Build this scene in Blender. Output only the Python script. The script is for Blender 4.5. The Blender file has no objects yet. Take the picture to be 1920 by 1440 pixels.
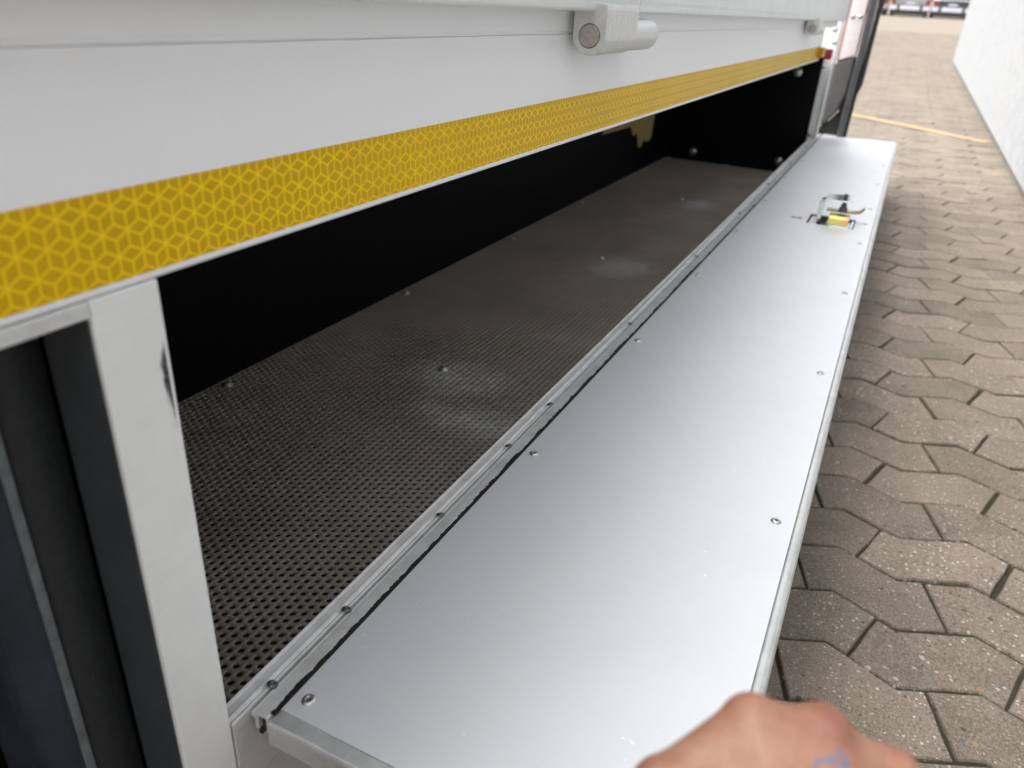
import bpy, bmesh, math, random
import numpy as np
from mathutils import Matrix, Vector
random.seed(7)
rng = np.random.default_rng(11)
scene = bpy.context.scene
COL = scene.collection

# ------------------------------------------------------------------ camera, sky, sun, exposure
CAM_H = 0.924                      # lens height above the paving
cam_data = bpy.data.cameras.new('camera')
cam = bpy.data.objects.new('camera', cam_data)
COL.objects.link(cam)
cam.matrix_world = Matrix(((0.9031, -0.2353, 0.3591, 0),
                           (0.4271, 0.4073, -0.8073, 0),
                           (0.0437, 0.8825, 0.4684, CAM_H),
                           (0, 0, 0, 1)))
cam_data.sensor_width = 36.0
cam_data.lens = 26.757
cam_data.clip_start = 0.02
cam_data.clip_end = 2000
cam_data.dof.use_dof = True
cam_data.dof.focus_distance = 0.88
cam_data.dof.aperture_fstop = 5.6
scene.camera = cam

SUN_EL, SUN_AZ = math.radians(60), math.radians(-116)     # veiled sun, beyond the truck
world = bpy.data.worlds.new('World'); scene.world = world
world.use_nodes = True
wn = world.node_tree; wn.nodes.clear()
sky = wn.nodes.new('ShaderNodeTexSky'); sky.sky_type = 'NISHITA'
sky.sun_disc = False; sky.sun_elevation = SUN_EL; sky.sun_rotation = SUN_AZ
sky.air_density = 1.0; sky.dust_density = 6.0; sky.ozone_density = 1.0
hs = wn.nodes.new('ShaderNodeHueSaturation'); hs.inputs['Saturation'].default_value = 0.22
bg = wn.nodes.new('ShaderNodeBackground'); bg.inputs['Strength'].default_value = 0.15
wo = wn.nodes.new('ShaderNodeOutputWorld')
wn.links.new(sky.outputs[0], hs.inputs['Color']); wn.links.new(hs.outputs[0], bg.inputs[0]); wn.links.new(bg.outputs[0], wo.inputs[0])
sun_data = bpy.data.lights.new('sun', 'SUN'); sun_data.energy = 0.55; sun_data.angle = math.radians(45)
sun_data.color = (1.0, 0.98, 0.95)
sun = bpy.data.objects.new('sun', sun_data); COL.objects.link(sun)
sd = Vector((math.sin(SUN_AZ) * math.cos(SUN_EL), math.cos(SUN_AZ) * math.cos(SUN_EL), math.sin(SUN_EL)))
sun.rotation_euler = sd.to_track_quat('Z', 'Y').to_euler(); sun.location = (-6, -4, 12)
vs = scene.view_settings
vs.view_transform = 'Standard'; vs.look = 'None'; vs.gamma = 1.0; vs.exposure = 1.68; vs.use_curve_mapping = False

# ------------------------------------------------------------------ materials
class Mat:
    def __init__(s, name, color=(.5, .5, .5), rough=.5, metal=0.0, coat=0.0, coat_rough=.1, spec=.5):
        s.m = bpy.data.materials.new(name); s.m.use_nodes = True
        s.nt = s.m.node_tree; s.b = s.nt.nodes['Principled BSDF']
        i = s.b.inputs
        i['Base Color'].default_value = (*color, 1); i['Roughness'].default_value = rough
        i['Metallic'].default_value = metal; i['Coat Weight'].default_value = coat
        i['Coat Roughness'].default_value = coat_rough; i['Specular IOR Level'].default_value = spec
        s.tc = s.nt.nodes.new('ShaderNodeTexCoord')
    def n(s, t, **kw):
        nd = s.nt.nodes.new(t)
        for k, v in kw.items(): setattr(nd, k, v)
        return nd
    def link(s, a, b): s.nt.links.new(a, b)
    def coord(s, scale=(1, 1, 1), out='Object'):
        mp = s.n('ShaderNodeMapping'); mp.inputs['Scale'].default_value = scale
        s.link(s.tc.outputs[out], mp.inputs[0]); return mp.outputs[0]
    def noise(s, scale, detail=4, rough=.6, vec=None, dist=0):
        nd = s.n('ShaderNodeTexNoise'); nd.inputs['Scale'].default_value = scale
        nd.inputs['Detail'].default_value = detail; nd.inputs['Roughness'].default_value = rough
        nd.inputs['Distortion'].default_value = dist
        s.link(vec if vec is not None else s.tc.outputs['Object'], nd.inputs['Vector']); return nd.outputs['Fac']
    def ramp(s, fac, stops, interp='LINEAR'):
        r = s.n('ShaderNodeValToRGB'); r.color_ramp.interpolation = interp
        el = r.color_ramp.elements
        while len(el) < len(stops): el.new(.5)
        for e, (p, c) in zip(el, stops):
            e.position = p; e.color = (*c, 1) if len(c) == 3 else c
        s.link(fac, r.inputs[0]); return r.outputs[0]
    def math(s, op, a, b=None, c=None, clamp=False):
        nd = s.n('ShaderNodeMath', operation=op, use_clamp=clamp)
        for k, v in enumerate((a, b, c)):
            if v is None: continue
            if isinstance(v, (int, float)): nd.inputs[k].default_value = v
            else: s.link(v, nd.inputs[k])
        return nd.outputs[0]
    def mix(s, fac, a, b, blend='MIX'):
        nd = s.n('ShaderNodeMix', data_type='RGBA', blend_type=blend)
        for key, v in ((0, fac), (6, a), (7, b)):
            if isinstance(v, (int, float)): nd.inputs[key].default_value = v
            elif isinstance(v, tuple): nd.inputs[key].default_value = (*v, 1)
            else: s.link(v, nd.inputs[key])
        return nd.outputs[2]
    def bump(s, hgt, strength=.3, dist=.001):
        bp = s.n('ShaderNodeBump'); bp.inputs['Strength'].default_value = strength
        bp.inputs['Distance'].default_value = dist
        s.link(hgt, bp.inputs['Height']); s.link(bp.outputs[0], s.b.inputs['Normal'])
    def set(s, name, sock): s.link(sock, s.b.inputs[name])

M = {}
def simple(name, color, rough, metal=0, var=.12, nscale=14, bump=0, bscale=400, **kw):
    m = Mat(name, color, rough, metal, **kw)
    f = m.noise(nscale, 5, .65)
    lo = tuple(max(0, c * (1 - var)) for c in color); hi = tuple(min(1, c * (1 + var)) for c in color)
    m.set('Base Color', m.ramp(f, [(.3, lo), (.7, hi)]))
    r = m.math('MULTIPLY_ADD', m.noise(nscale * 3, 4), .25, rough - .125, clamp=True)
    m.set('Roughness', r)
    if bump: m.bump(m.noise(bscale, 3), bump, .0006)
    M[name] = m.m
    return m

# anodised aluminium (flap plate): satin, smudges, a few pale specks
m = Mat('anodised_plate', (.72, .73, .745), .4, .5)
sm = m.noise(5, 5, .6)
m.set('Base Color', m.ramp(sm, [(.25, (.69, .70, .71)), (.75, (.75, .76, .77))]))
sp = m.noise(130, 2, .5); sp2 = m.noise(9, 3, .5)
smud = m.math('MULTIPLY', m.math('GREATER_THAN', sp, .72), m.math('GREATER_THAN', sp2, .55))
speck = m.math('MULTIPLY', m.math('GREATER_THAN', m.noise(170, 2, .5), .735), m.math('GREATER_THAN', m.noise(7, 3, .6), .54))
scr = m.math('MULTIPLY', m.math('GREATER_THAN', m.noise(1, 2, .5, m.coord((420, 26, 1))), .775), m.math('GREATER_THAN', m.noise(5, 3, .6), .56))
m.set('Base Color', m.mix(m.math('MULTIPLY', m.math('MAXIMUM', speck, scr), .55), m.ramp(m.noise(3.5, 6, .72, None, .6), [(.30, (.66, .673, .685)), (.52, (.69, .70, .71)), (.75, (.705, .715, .725))]), (.95, .95, .95)))
m.set('Roughness', m.math('ADD', m.math('MULTIPLY_ADD', sm, .03, .45), m.math('MULTIPLY', smud, .2)))
gr_ = m.noise(1100, 2, .6)
m.bump(gr_, .05, .0004)
M['plate'] = m.m
# silver powder coat of side fascia
m = Mat('silver_fascia', (.66, .66, .665), .42, .08)
m.set('Base Color', m.ramp(m.noise(1600, 2, .7), [(.3, (.74, .745, .755)), (.7, (.82, .825, .83))]))
m.set('Roughness', m.math('MULTIPLY_ADD', m.noise(7, 4), .16, .36))
m.bump(m.noise(900, 2), .06, .0004)
M['fascia'] = m.m
# extruded aluminium: drawn streaks along Y
def extr(name, lo, hi, rough, metal, streak=600, blotch=.45):
    m = Mat(name, hi, rough, metal)
    v = m.coord((streak, 6, streak)); f = m.noise(1, 3, .6, v)
    g = m.noise(30, 5, .7)
    c = m.mix(m.math('MULTIPLY', f, 1.0), lo, hi)
    c2 = m.mix(m.ramp(g, [(.45, (0, 0, 0)), (.75, (blotch, blotch, blotch))]), c, tuple(x * .55 for x in lo))
    m.set('Base Color', c2)
    m.set('Roughness', m.math('MULTIPLY_ADD', f, .25, rough - .1))
    m.bump(f, .12, .0004)
    M[name] = m.m
extr('mill_aluminium', (.52, .52, .505), (.74, .74, .725), .38, .4)
extr('post_aluminium', (.68, .685, .67), (.74, .745, .73), .45, .08, 160, .10)
extr('edge_aluminium', (.55, .56, .55), (.72, .73, .72), .38, .7)
simple('dropside_silver', (.66, .69, .67), .38, .15, .06, 9)
simple('hinge_aluminium', (.62, .62, .605), .42, .75, .10, 120, .15, 900)
simple('steel_pin', (.42, .39, .36), .35, .9, .15, 200)
simple('zinc', (.60, .63, .63), .14, 1.0, .25, 60)
simple('dark_steel', (.12, .12, .12), .4, .8, .25, 100)
simple('screw_steel', (.52, .51, .48), .36, .9, .3, 300)
simple('bolt_steel', (.55, .55, .53), .32, .7, .25, 200)
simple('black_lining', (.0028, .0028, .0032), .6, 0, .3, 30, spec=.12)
simple('underside_grey', (.30, .28, .25), .7, 0, .2, 12)
simple('dark_grey_panel', (.040, .045, .049), .5, 0, .2, 20)
simple('rubber', (.0075, .0095, .0105), .7, 0, .5, 160, .5, 500)
simple('navy_cover', (.012, .017, .026), .6, 0, .55, 14, .5, 60)
simple('trim_grey', (.14, .155, .165), .5, .3, .3, 70)
simple('black_rubber_strip', (.012, .012, .013), .45, 0, .3, 60)
simple('sealant', (.012, .011, .009), .8, 0, .6, 160, .6, 700, spec=.15)
simple('red_paint', (.22, .012, .02), .22, 0, .1, 20, coat=.8)
simple('red_reflector', (.14, .006, .012), .3, 0, .1, 200, coat=.6)
simple('white_reflector', (.80, .73, .72), .3, 0, .08, 60, coat=.4)
simple('amber_reflector', (.42, .22, .002), .35, 0, .1, 200)
simple('mudguard_grey', (.11, .107, .105), .35, 0, .15, 14)
simple('mudguard_dark', (.075, .075, .08), .4, 0, .2, 14)
simple('masking_tape', (.40, .30, .11), .75, 0, .1, 90)
simple('plywood_dark', (.035, .028, .02), .8, 0, .4, 120)
# black rub mark, streaked
m = Mat('scuff', (.1, .1, .1), .6)
f = m.noise(1, 4, .7, m.coord((10, 420, 60)))
m.set('Base Color', m.ramp(f, [(.40, (.02, .02, .023)), (.62, (.08, .08, .085)), (.80, (.20, .20, .20))])); M['scuff'] = m.m
# yellow reflective sheeting
m = Mat('reflective_yellow', (.47, .30, .0), .4, 0, coat=.14, coat_rough=.2, spec=.12)
m.set('Base Color', m.ramp(m.noise(6, 3), [(.3, (.50, .295, .0)), (.7, (.60, .36, .0))]))
M['tape'] = m.m
m = Mat('reflective_yellow_line', (.74, .50, .008), .4, 0, coat=.14, coat_rough=.2, spec=.12)
m.set('Base Color', m.ramp(m.noise(9, 3), [(.3, (.90, .60, .002)), (.7, (.98, .68, .004))]))
M['tape_line'] = m.m
# yellow chromate
m = Mat('yellow_chromate', (.7, .6, .1), .36, .9)
m.set('Base Color', m.ramp(m.noise(26, 2, .5), [(.3, (.34, .18, .13)), (.5, (.38, .31, .09)), (.7, (.31, .35, .11))]))
M['chromate'] = m.m
# perforated floor sheet: brownish coat, dust, pale worn fans by the bolts
m = Mat('perforated_floor', (.075, .066, .052), .5, .1)
g = m.noise(4, 6, .7); fine = m.noise(220, 4, .7)
base = m.ramp(g, [(.3, (.31, .275, .22)), (.55, (.42, .375, .305)), (.75, (.50, .455, .38))])
base = m.mix(m.math('MULTIPLY', m.math('GREATER_THAN', fine, .66), .35), base, (.5, .48, .44))
sep = m.n('ShaderNodeSeparateXYZ'); m.link(m.tc.outputs['Object'], sep.inputs[0])
worn = None
ROOT = Vector((-1.1, 2.2, -.80))
for (bx_, by_, sx, sy) in ((-.715, 1.265, .13, .10), (-.58, 1.12, .15, .07), (-.67, 2.20, .11, .12), (-.67, 3.22, .10, .13)):
    dx = m.math('DIVIDE', m.math('SUBTRACT', sep.outputs[0], bx_ - ROOT.x), sx)
    dy = m.math('DIVIDE', m.math('SUBTRACT', sep.outputs[1], by_ - ROOT.y), sy)
    dd = m.math('SQRT', m.math('ADD', m.math('MULTIPLY', dx, dx), m.math('MULTIPLY', dy, dy)))
    w = m.math('SUBTRACT', 1.0, m.math('ADD', dd, m.math('MULTIPLY_ADD', m.noise(19, 6, .75), 2.2, -1.1)), clamp=True)
    worn = w if worn is None else m.math('MAXIMUM', worn, w)
base = m.mix(m.math('MULTIPLY', worn, 1.1, clamp=True), base, (.66, .635, .59))
m.set('Base Color', base)
m.set('Roughness', m.math('MULTIPLY_ADD', g, .3, .35))
m.bump(fine, .15, .0005)
M['floor_sheet'] = m.m
# skin
m = Mat('skin', (.55, .30, .21), .5)
bl = m.math('ADD', m.math('MULTIPLY', m.noise(34, 4, .6), .75), m.math('MULTIPLY', m.noise(240, 4, .7), .25))
c = m.ramp(bl, [(.32, (.17, .060, .036)), (.5, (.24, .108, .066)), (.68, (.29, .158, .102))])
m.set('Base Color', c)
m.b.inputs['Subsurface Weight'].default_value = .15
m.b.inputs['Subsurface Radius'].default_value = (.012, .005, .003); m.b.inputs['Subsurface Scale'].default_value = .6
m.bump(m.math('ADD', m.noise(520, 4, .7), m.noise(1, 3, .6, m.coord((160, 60, 160)))), .45, .0012)
M['skin'] = m.m
simple('tattoo_ink', (.10, .11, .17), .55, 0, .2, 200)
# rough-cast white wall
m = Mat('white_render', (.78, .78, .76), .85)
big = m.noise(1.4, 5, .6); v = m.coord((26, 26, 9)); st = m.noise(1, 5, .7, v); fine = m.noise(55, 5, .8)
m.set('Base Color', m.ramp(m.math('MULTIPLY_ADD', fine, .55, m.math('MULTIPLY', st, .45)),
      [(.33, (.17, .175, .18)), (.45, (.325, .335, .345)), (.62, (.45, .46, .47))]))
m.bump(m.math('ADD', fine, m.math('MULTIPLY', st, .6)), .9, .010)
M['render'] = m.m
simple('wall_base', (.16, .15, .13), .9, 0, .4, 20)
# concrete pavers with exposed aggregate
def paver_mat(name, mode):
    m = Mat(name, (.3, .25, .2), .82)
    geo = m.n('ShaderNodeNewGeometry')
    pos = geo.outputs['Position']
    wob = m.n('ShaderNodeTexNoise'); wob.inputs['Scale'].default_value = 260; m.link(pos, wob.inputs['Vector'])
    wadd = m.n('ShaderNodeVectorMath', operation='MULTIPLY_ADD'); m.link(wob.outputs['Color'], wadd.inputs[0]); wadd.inputs[1].default_value = (.006, .006, .006); m.link(pos, wadd.inputs[2])
    def vor(scale, feature='F1'):
        nd = m.n('ShaderNodeTexVoronoi', feature=feature); nd.inputs['Scale'].default_value = scale
        m.link(wadd.outputs[0], nd.inputs['Vector']); return nd
    f1 = m.noise(250, 5, .85, pos); f2 = m.noise(9, 4, .6, pos); f3 = m.noise(1.1, 3, .5, pos)
    col = m.ramp(f1, [(.30, (.07, .05, .034)), (.44, (.205, .160, .115)), (.56, (.305, .246, .184)), (.70, (.60, .51, .41))])
    v1 = vor(135); v2 = vor(76)
    sepc = m.n('ShaderNodeSeparateColor'); m.link(v1.outputs['Color'], sepc.inputs[0])
    sepd = m.n('ShaderNodeSeparateColor'); m.link(v2.outputs['Color'], sepd.inputs[0])
    # small stones: pale, ochre, dark
    near1 = m.math('LESS_THAN', v1.outputs['Distance'], m.math('MULTIPLY_ADD', sepc.outputs[2], .28, .12))
    pick1 = m.math('GREATER_THAN', sepc.outputs[0], .40)
    stone1 = m.ramp(sepc.outputs[1], [(0, (.07, .062, .055)), (.25, (.34, .24, .14)), (.5, (.5, .45, .38)), (.62, (.66, .62, .56)), (.9, (.30, .26, .22))], 'CONSTANT')
    col = m.mix(m.math('MULTIPLY', m.math('MULTIPLY', near1, pick1), .85), col, stone1)
    near2 = m.math('LESS_THAN', v2.outputs['Distance'], m.math('MULTIPLY_ADD', sepd.outputs[2], .26, .12))
    pick2 = m.math('GREATER_THAN', sepd.outputs[0], .80)
    stone2 = m.ramp(sepd.outputs[1], [(0, (.075, .07, .065)), (.3, (.42, .20, .09)), (.45, (.62, .57, .50)), (.7, (.46, .30, .14)), (.85, (.24, .19, .16))], 'CONSTANT')
    col = m.mix(m.math('MULTIPLY', m.math('MULTIPLY', near2, pick2), .9), col, stone2)
    if mode == 'object':
        oi = m.n('ShaderNodeObjectInfo'); rnd = oi.outputs['Random']
    else:
        at = m.n('ShaderNodeAttribute', attribute_name='tint'); rnd = at.outputs['Fac']
    val = m.math('ADD', m.math('MULTIPLY_ADD', rnd, .20, .39), m.math('MULTIPLY_ADD', f2, .5, -.1))
    trk = m.n('ShaderNodeMapping'); trk.inputs['Scale'].default_value = (5, .22, 1); m.link(pos, trk.inputs[0])
    f4 = m.noise(1, 4, .65, trk.outputs[0])
    val = m.math('MULTIPLY', val, m.math('ADD', m.math('MULTIPLY_ADD', f3, .25, .62), m.math('MULTIPLY', f4, .5)))
    hv = m.n('ShaderNodeHueSaturation'); m.link(val, hv.inputs['Value']); m.link(col, hv.inputs['Color'])
    hv.inputs['Saturation'].default_value = 0.9
    m.set('Base Color', hv.outputs[0])
    m.bump(m.math('ADD', f1, m.math('MULTIPLY', near1, pick1)), .5, .002)
    M[name] = m.m
paver_mat('paver', 'object'); paver_mat('paver_far', 'attr')
m = Mat('joint_dirt', (.06, .05, .03), .95)
m.set('Base Color', m.ramp(m.noise(60, 5, .7), [(.3, (.018, .015, .008)), (.6, (.042, .034, .018)), (.75, (.05, .05, .02))]))
m.bump(m.noise(500, 4), .8, .004); M['joint'] = m.m
m = Mat('far_paving', (.3, .26, .21), .85)
geo = m.n('ShaderNodeNewGeometry')
bk = m.n('ShaderNodeTexBrick'); mp = m.n('ShaderNodeMapping'); m.link(geo.outputs['Position'], mp.inputs[0])
bk.inputs['Scale'].default_value = 1; bk.inputs['Brick Width'].default_value = .225; bk.inputs['Row Height'].default_value = .1327
bk.inputs['Mortar Size'].default_value = .004
bk.inputs['Color1'].default_value = (.175, .142, .108, 1); bk.inputs['Color2'].default_value = (.215, .178, .138, 1); bk.inputs['Mortar'].default_value = (.10, .085, .05, 1)
m.link(mp.outputs[0], bk.inputs['Vector'])
tn = m.noise(.5, 4, .6, geo.outputs['Position'])
m.set('Base Color', m.mix(m.math('MULTIPLY', tn, .35), bk.outputs[0], (.22, .19, .15))); M['far_paving'] = m.m
m = Mat('yellow_road_paint', (.62, .36, .06), .8)
f = m.noise(38, 5, .75)
m.set('Base Color', m.ramp(f, [(.42, (.29, .235, .175)), (.56, (.38, .245, .10)), (.75, (.45, .285, .11))])); M['line'] = m.m
for nm, c, r, mt in (('car_silver', (.30, .31, .32), .3, .6), ('car_white', (.75, .76, .77), .3, 0), ('car_dark', (.03, .035, .04), .3, 0)):
    simple(nm, c, r, mt, .05, 3, coat=.6)
simple('car_glass', (.012, .015, .018), .1, 0, .1, 3); simple('tyre', (.012, .012, .012), .8, 0, .2, 20)
simple('tail_lamp', (.22, .02, .015), .2, 0, .2, 12, coat=.8); simple('chrome', (.7, .71, .74), .15, 1.0, .05, 5)
simple('plate_white', (.5, .5, .56), .4, 0, .05, 5); simple('wheel_rim', (.4, .4, .4), .35, .8, .1, 8)

# ------------------------------------------------------------------ mesh helpers
def new_mesh(name, bm, mats, smooth=False):
    me = bpy.data.meshes.new(name); bm.normal_update(); bm.to_mesh(me); bm.free()
    for mt in (mats if isinstance(mats, (list, tuple)) else [mats]): me.materials.append(M[mt])
    if smooth:
        me.polygons.foreach_set('use_smooth', [True] * len(me.polygons))
    return me
def link(name, me, parent=None, loc=(0, 0, 0), rot=(0, 0, 0), **props):
    o = bpy.data.objects.new(name, me); COL.objects.link(o)
    o.location = loc; o.rotation_euler = rot
    if parent is not None: o.parent = parent
    for k, v in props.items(): o[k] = v
    return o
def obj(name, bm, mats, parent=None, smooth=False, bevel=0, seg=2, loc=(0, 0, 0), rot=(0, 0, 0), angle=40, **props):
    o = link(name, new_mesh(name, bm, mats, smooth), parent, loc, rot, **props)
    if bevel:
        md = o.modifiers.new('bevel', 'BEVEL'); md.width = bevel; md.segments = seg; md.limit_method = 'ANGLE'; md.angle_limit = math.radians(angle)
        md.harden_normals = False
    return o
def box(bm, x0, x1, y0, y1, z0, z1, mi=0):
    vs_ = [bm.verts.new((x, y, z)) for x in (x0, x1) for y in (y0, y1) for z in (z0, z1)]
    for q in ((0, 1, 3, 2), (4, 6, 7, 5), (0, 4, 5, 1), (2, 3, 7, 6), (0, 2, 6, 4), (1, 5, 7, 3)):
        bm.faces.new([vs_[i] for i in q]).material_index = mi
    return vs_
def prism(bm, pts, axis, a0, a1, mi=0):
    """closed polygon pts (2D) extruded along axis 'x','y','z' from a0 to a1"""
    def mk(p, a):
        return {'x': (a, p[0], p[1]), 'y': (p[0], a, p[1]), 'z': (p[0], p[1], a)}[axis]
    A = [bm.verts.new(mk(p, a0)) for p in pts]; B = [bm.verts.new(mk(p, a1)) for p in pts]
    fs = [bm.faces.new(A), bm.faces.new(B[::-1])]
    for i in range(len(pts)):
        j = (i + 1) % len(pts); fs.append(bm.faces.new((A[j], A[i], B[i], B[j])))
    for f in fs: f.material_index = mi
    bmesh.ops.recalc_face_normals(bm, faces=fs)
    return A + B
def cyl(bm, c, r, axis, a0, a1, n=24, mi=0, r2=None):
    pts0 = [(c[0] + r * math.cos(2 * math.pi * i / n), c[1] + r * math.sin(2 * math.pi * i / n)) for i in range(n)]
    return prism(bm, pts0, axis, a0, a1, mi)
def lathe(bm, prof, n=20, mi=0):
    """(r,z) profile turned about Z"""
    rings = []
    for r, z in prof:
        if r < 1e-7: rings.append([bm.verts.new((0, 0, z))])
        else: rings.append([bm.verts.new((r * math.cos(2 * math.pi * i / n), r * math.sin(2 * math.pi * i / n), z)) for i in range(n)])
    for a, b in zip(rings[:-1], rings[1:]):
        for i in range(n):
            j = (i + 1) % n
            if len(a) == 1: f = bm.faces.new((a[0], b[i], b[j]))
            elif len(b) == 1: f = bm.faces.new((a[i], a[j], b[0]))
            else: f = bm.faces.new((a[i], a[j], b[j], b[i]))
            f.material_index = mi
    bmesh.ops.recalc_face_normals(bm, faces=bm.faces[:])
def L(x, y, z): return (x - ROOT.x, y - ROOT.y, z - ROOT.z)
def shift(bm): bmesh.ops.translate(bm, verts=bm.verts[:], vec=-ROOT); return bm

# ------------------------------------------------------------------ paving (the setting)
PX, PY, WX, WY = .148, 1.2932, .225, .13265          # phase and pitch of the wave-edged pavers
def wave(x):
    t = (x % WX)
    P_ = [(0, 0), (.0715, -.0325), (.190, .0165), (.225, 0)]
    for (a, b), (c, d) in zip(P_[:-1], P_[1:]):
        if t <= c: return b + (d - b) * (t - a) / (c - a)
    return 0
def paver_outline(kind):
    b0, t0 = ((0, .0400) if kind == 0 else (.150, .112))
    # bottom left -> bottom right -> top right -> top left
    def knots(x0, x1):
        k = [x0]
        for n in range(-2, 4):
            for kx in (.0715, .190):
                x = kx + n * WX
                if x0 + .012 < x < x1 - .012: k.append(x)
        return sorted(k) + [x1]
    bot = [(x, wave(x)) for x in knots(b0, b0 + WX)]
    top = [(x, wave(x) + WY) for x in knots(t0, t0 + WX)]
    return bot + top[::-1]
def inset(pts, d):
    n = len(pts); out = []
    for i in range(n):
        p0, p1, p2 = Vector(pts[i - 1]), Vector(pts[i]), Vector(pts[(i + 1) % n])
        e1 = (p1 - p0).normalized(); e2 = (p2 - p1).normalized()
        n1 = Vector((-e1.y, e1.x)); n2 = Vector((-e2.y, e2.x))
        b = (n1 + n2).normalized(); s = d / max(.5, b.dot(n1))
        out.append(p1 + b * s)
    return out
def rough_outline(kind, rnd):
    o = [Vector(p) for p in paver_outline(kind)]; out = []
    for a_, b_ in zip(o, o[1:] + o[:1]):
        k = 3 if (b_ - a_).length > .09 else 2
        for i in range(k):
            p = a_.lerp(b_, i / k)
            if i: p += Vector((rnd.gauss(0, .0008), rnd.gauss(0, .0008)))
            out.append(p)
    return out
def paver_rings(kind, seed=0, gap=.0025):
    o = rough_outline(kind, random.Random(seed * 10 + kind))
    r0 = inset(o, gap); r2 = inset(o, gap + .0026)
    cx = sum(p.x for p in paver_outline_v(kind)) / 10; cy = sum(p.y for p in paver_outline_v(kind)) / 10
    return [(r0, -.016), ([p.lerp(q, .25) for p, q in zip(r0, r2)], -.0030), (r2, 0.0)], (cx, cy)
def paver_outline_v(kind):
    o = [Vector(p) for p in paver_outline(kind)]
    while len(o) < 10: o.append(o[-1])
    return o[:10]
def paver_mesh(kind, seed=0):
    rings, (cx, cy) = paver_rings(kind, seed)
    bm = bmesh.new(); VV = [[bm.verts.new((p.x - cx, p.y - cy, z)) for p in r] for r, z in rings]
    for a, b in zip(VV[:-1], VV[1:]):
        for i in range(len(a)):
            j = (i + 1) % len(a); bm.faces.new((a[i], a[j], b[j], b[i]))
    bm.faces.new(VV[-1])
    return new_mesh('paver', bm, 'paver'), (cx, cy)
WALL = ((0.724, -4.0), (0.8215, 15.71))     # foot of the wall
def wall_x(y): return WALL[0][0] + (WALL[1][0] - WALL[0][0]) * (y - WALL[0][1]) / (WALL[1][1] - WALL[0][1])

bm = bmesh.new()
S = 900
v_ = [bm.verts.new(p) for p in ((-S, -S, -.0075), (S, -S, -.0075), (S, S, -.0075), (-S, S, -.0075))]; bm.faces.new(v_)
ground = obj('ground', bm, 'joint', kind='structure', label='sandy joint bed under the paving of the yard')
bm = bmesh.new()
YF = 30.0
for a, b, c, d in ((-S, S, YF, S), (1.3, S, -S, YF), (-S, -3.4, -S, YF), (-3.4, 1.3, -S, -2.2)):
    v_ = [bm.verts.new(p) for p in ((a, c, -.004), (b, c, -.004), (b, d, -.004), (a, d, -.004))]; bm.faces.new(v_)
pav = obj('pavement', bm, 'far_paving', kind='structure', label='brown wave-edged concrete block paving of the yard')
pm = [paver_mesh(0), paver_mesh(1)]
pvar = [[paver_mesh(k_, q_)[0] for q_ in range(5)] for k_ in (0, 1)]
near, far = [], []
for r in range(-28, 218):
    kind = r % 2
    for k in range(-17, 6):
        cx = PX + k * WX + pm[kind][1][0]; cy = PY + r * WY + pm[kind][1][1]
        if cy > YF + .1 or cx > 1.4: continue
        if cx > wall_x(cy) + .12 and cy < 15.5: continue
        vis = cy > .75 and cx > -.02 - .03 * max(0, cy - 3) and cy < 9.5
        (near if vis else far).append((cx, cy, kind, r, k))
near.sort(key=lambda t: t[1]); far += near[298:]; near = near[:298]
for cx, cy, kind, r, k in near:
    o = link('paver', pvar[kind][random.randrange(5)], pav, (cx + random.gauss(0, .0011), cy + random.gauss(0, .0011), random.gauss(0, .0012)),
             (random.gauss(0, .006), random.gauss(0, .005), random.gauss(0, .005)))
V, F, T = [], [], []
tpl = []
for kind in (0, 1):
    rings, (cx, cy) = paver_rings(kind)
    n = len(rings[0][0]); vv = np.array([(p.x - cx, p.y - cy, z) for r, z in rings for p in r])
    ff = [(l * n + i, l * n + (i + 1) % n, (l + 1) * n + (i + 1) % n, (l + 1) * n + i) for l in range(2) for i in range(n)] + [tuple(range(2 * n, 3 * n))]
    tpl.append((vv, ff))
off = 0
for cx, cy, kind, r, k in far:
    vv, ff = tpl[kind]
    V.append(vv + np.array((cx + rng.normal(0, .0012), cy + rng.normal(0, .0012), rng.normal(0, .0012))) + vv[:, [1, 0, 1]] * np.array((0, 0, rng.normal(0, .006))))
    F += [tuple(i + off for i in f) for f in ff]; T += [rng.random()] * len(vv); off += len(vv)
me = bpy.data.meshes.new('paver_field'); me.from_pydata(np.concatenate(V).tolist(), [], F); me.materials.append(M['paver_far'])
at = me.attributes.new('tint', 'FLOAT', 'POINT'); at.data.foreach_set('value', np.array(T, dtype=np.float32))
link('paver_field', me, pav, kind='stuff', label='remaining wave-edged pavers of the yard, farther off')
# worn yellow painted line across the paving
bm = bmesh.new()
P0, P1 = Vector((-1.9, 9.03)), Vector((.752, 6.88)); dv = (P1 - P0).normalized(); nv = Vector((-dv.y, dv.x)) * .06
N = 60
a_ = [(P0.lerp(P1, i / N) + nv * (1 + random.uniform(-.25, .2))) for i in range(N + 1)]; b_ = [(P0.lerp(P1, i / N) - nv * (1 + random.uniform(-.25, .2))) for i in range(N + 1)]
A = [bm.verts.new((p.x, p.y, .005)) for p in a_]; B = [bm.verts.new((p.x, p.y, .005)) for p in b_]
for i in range(N): bm.faces.new((A[i], B[i], B[i + 1], A[i + 1]))
obj('painted_line', bm, 'line', pav, label='worn yellow line painted across the paving')

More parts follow.
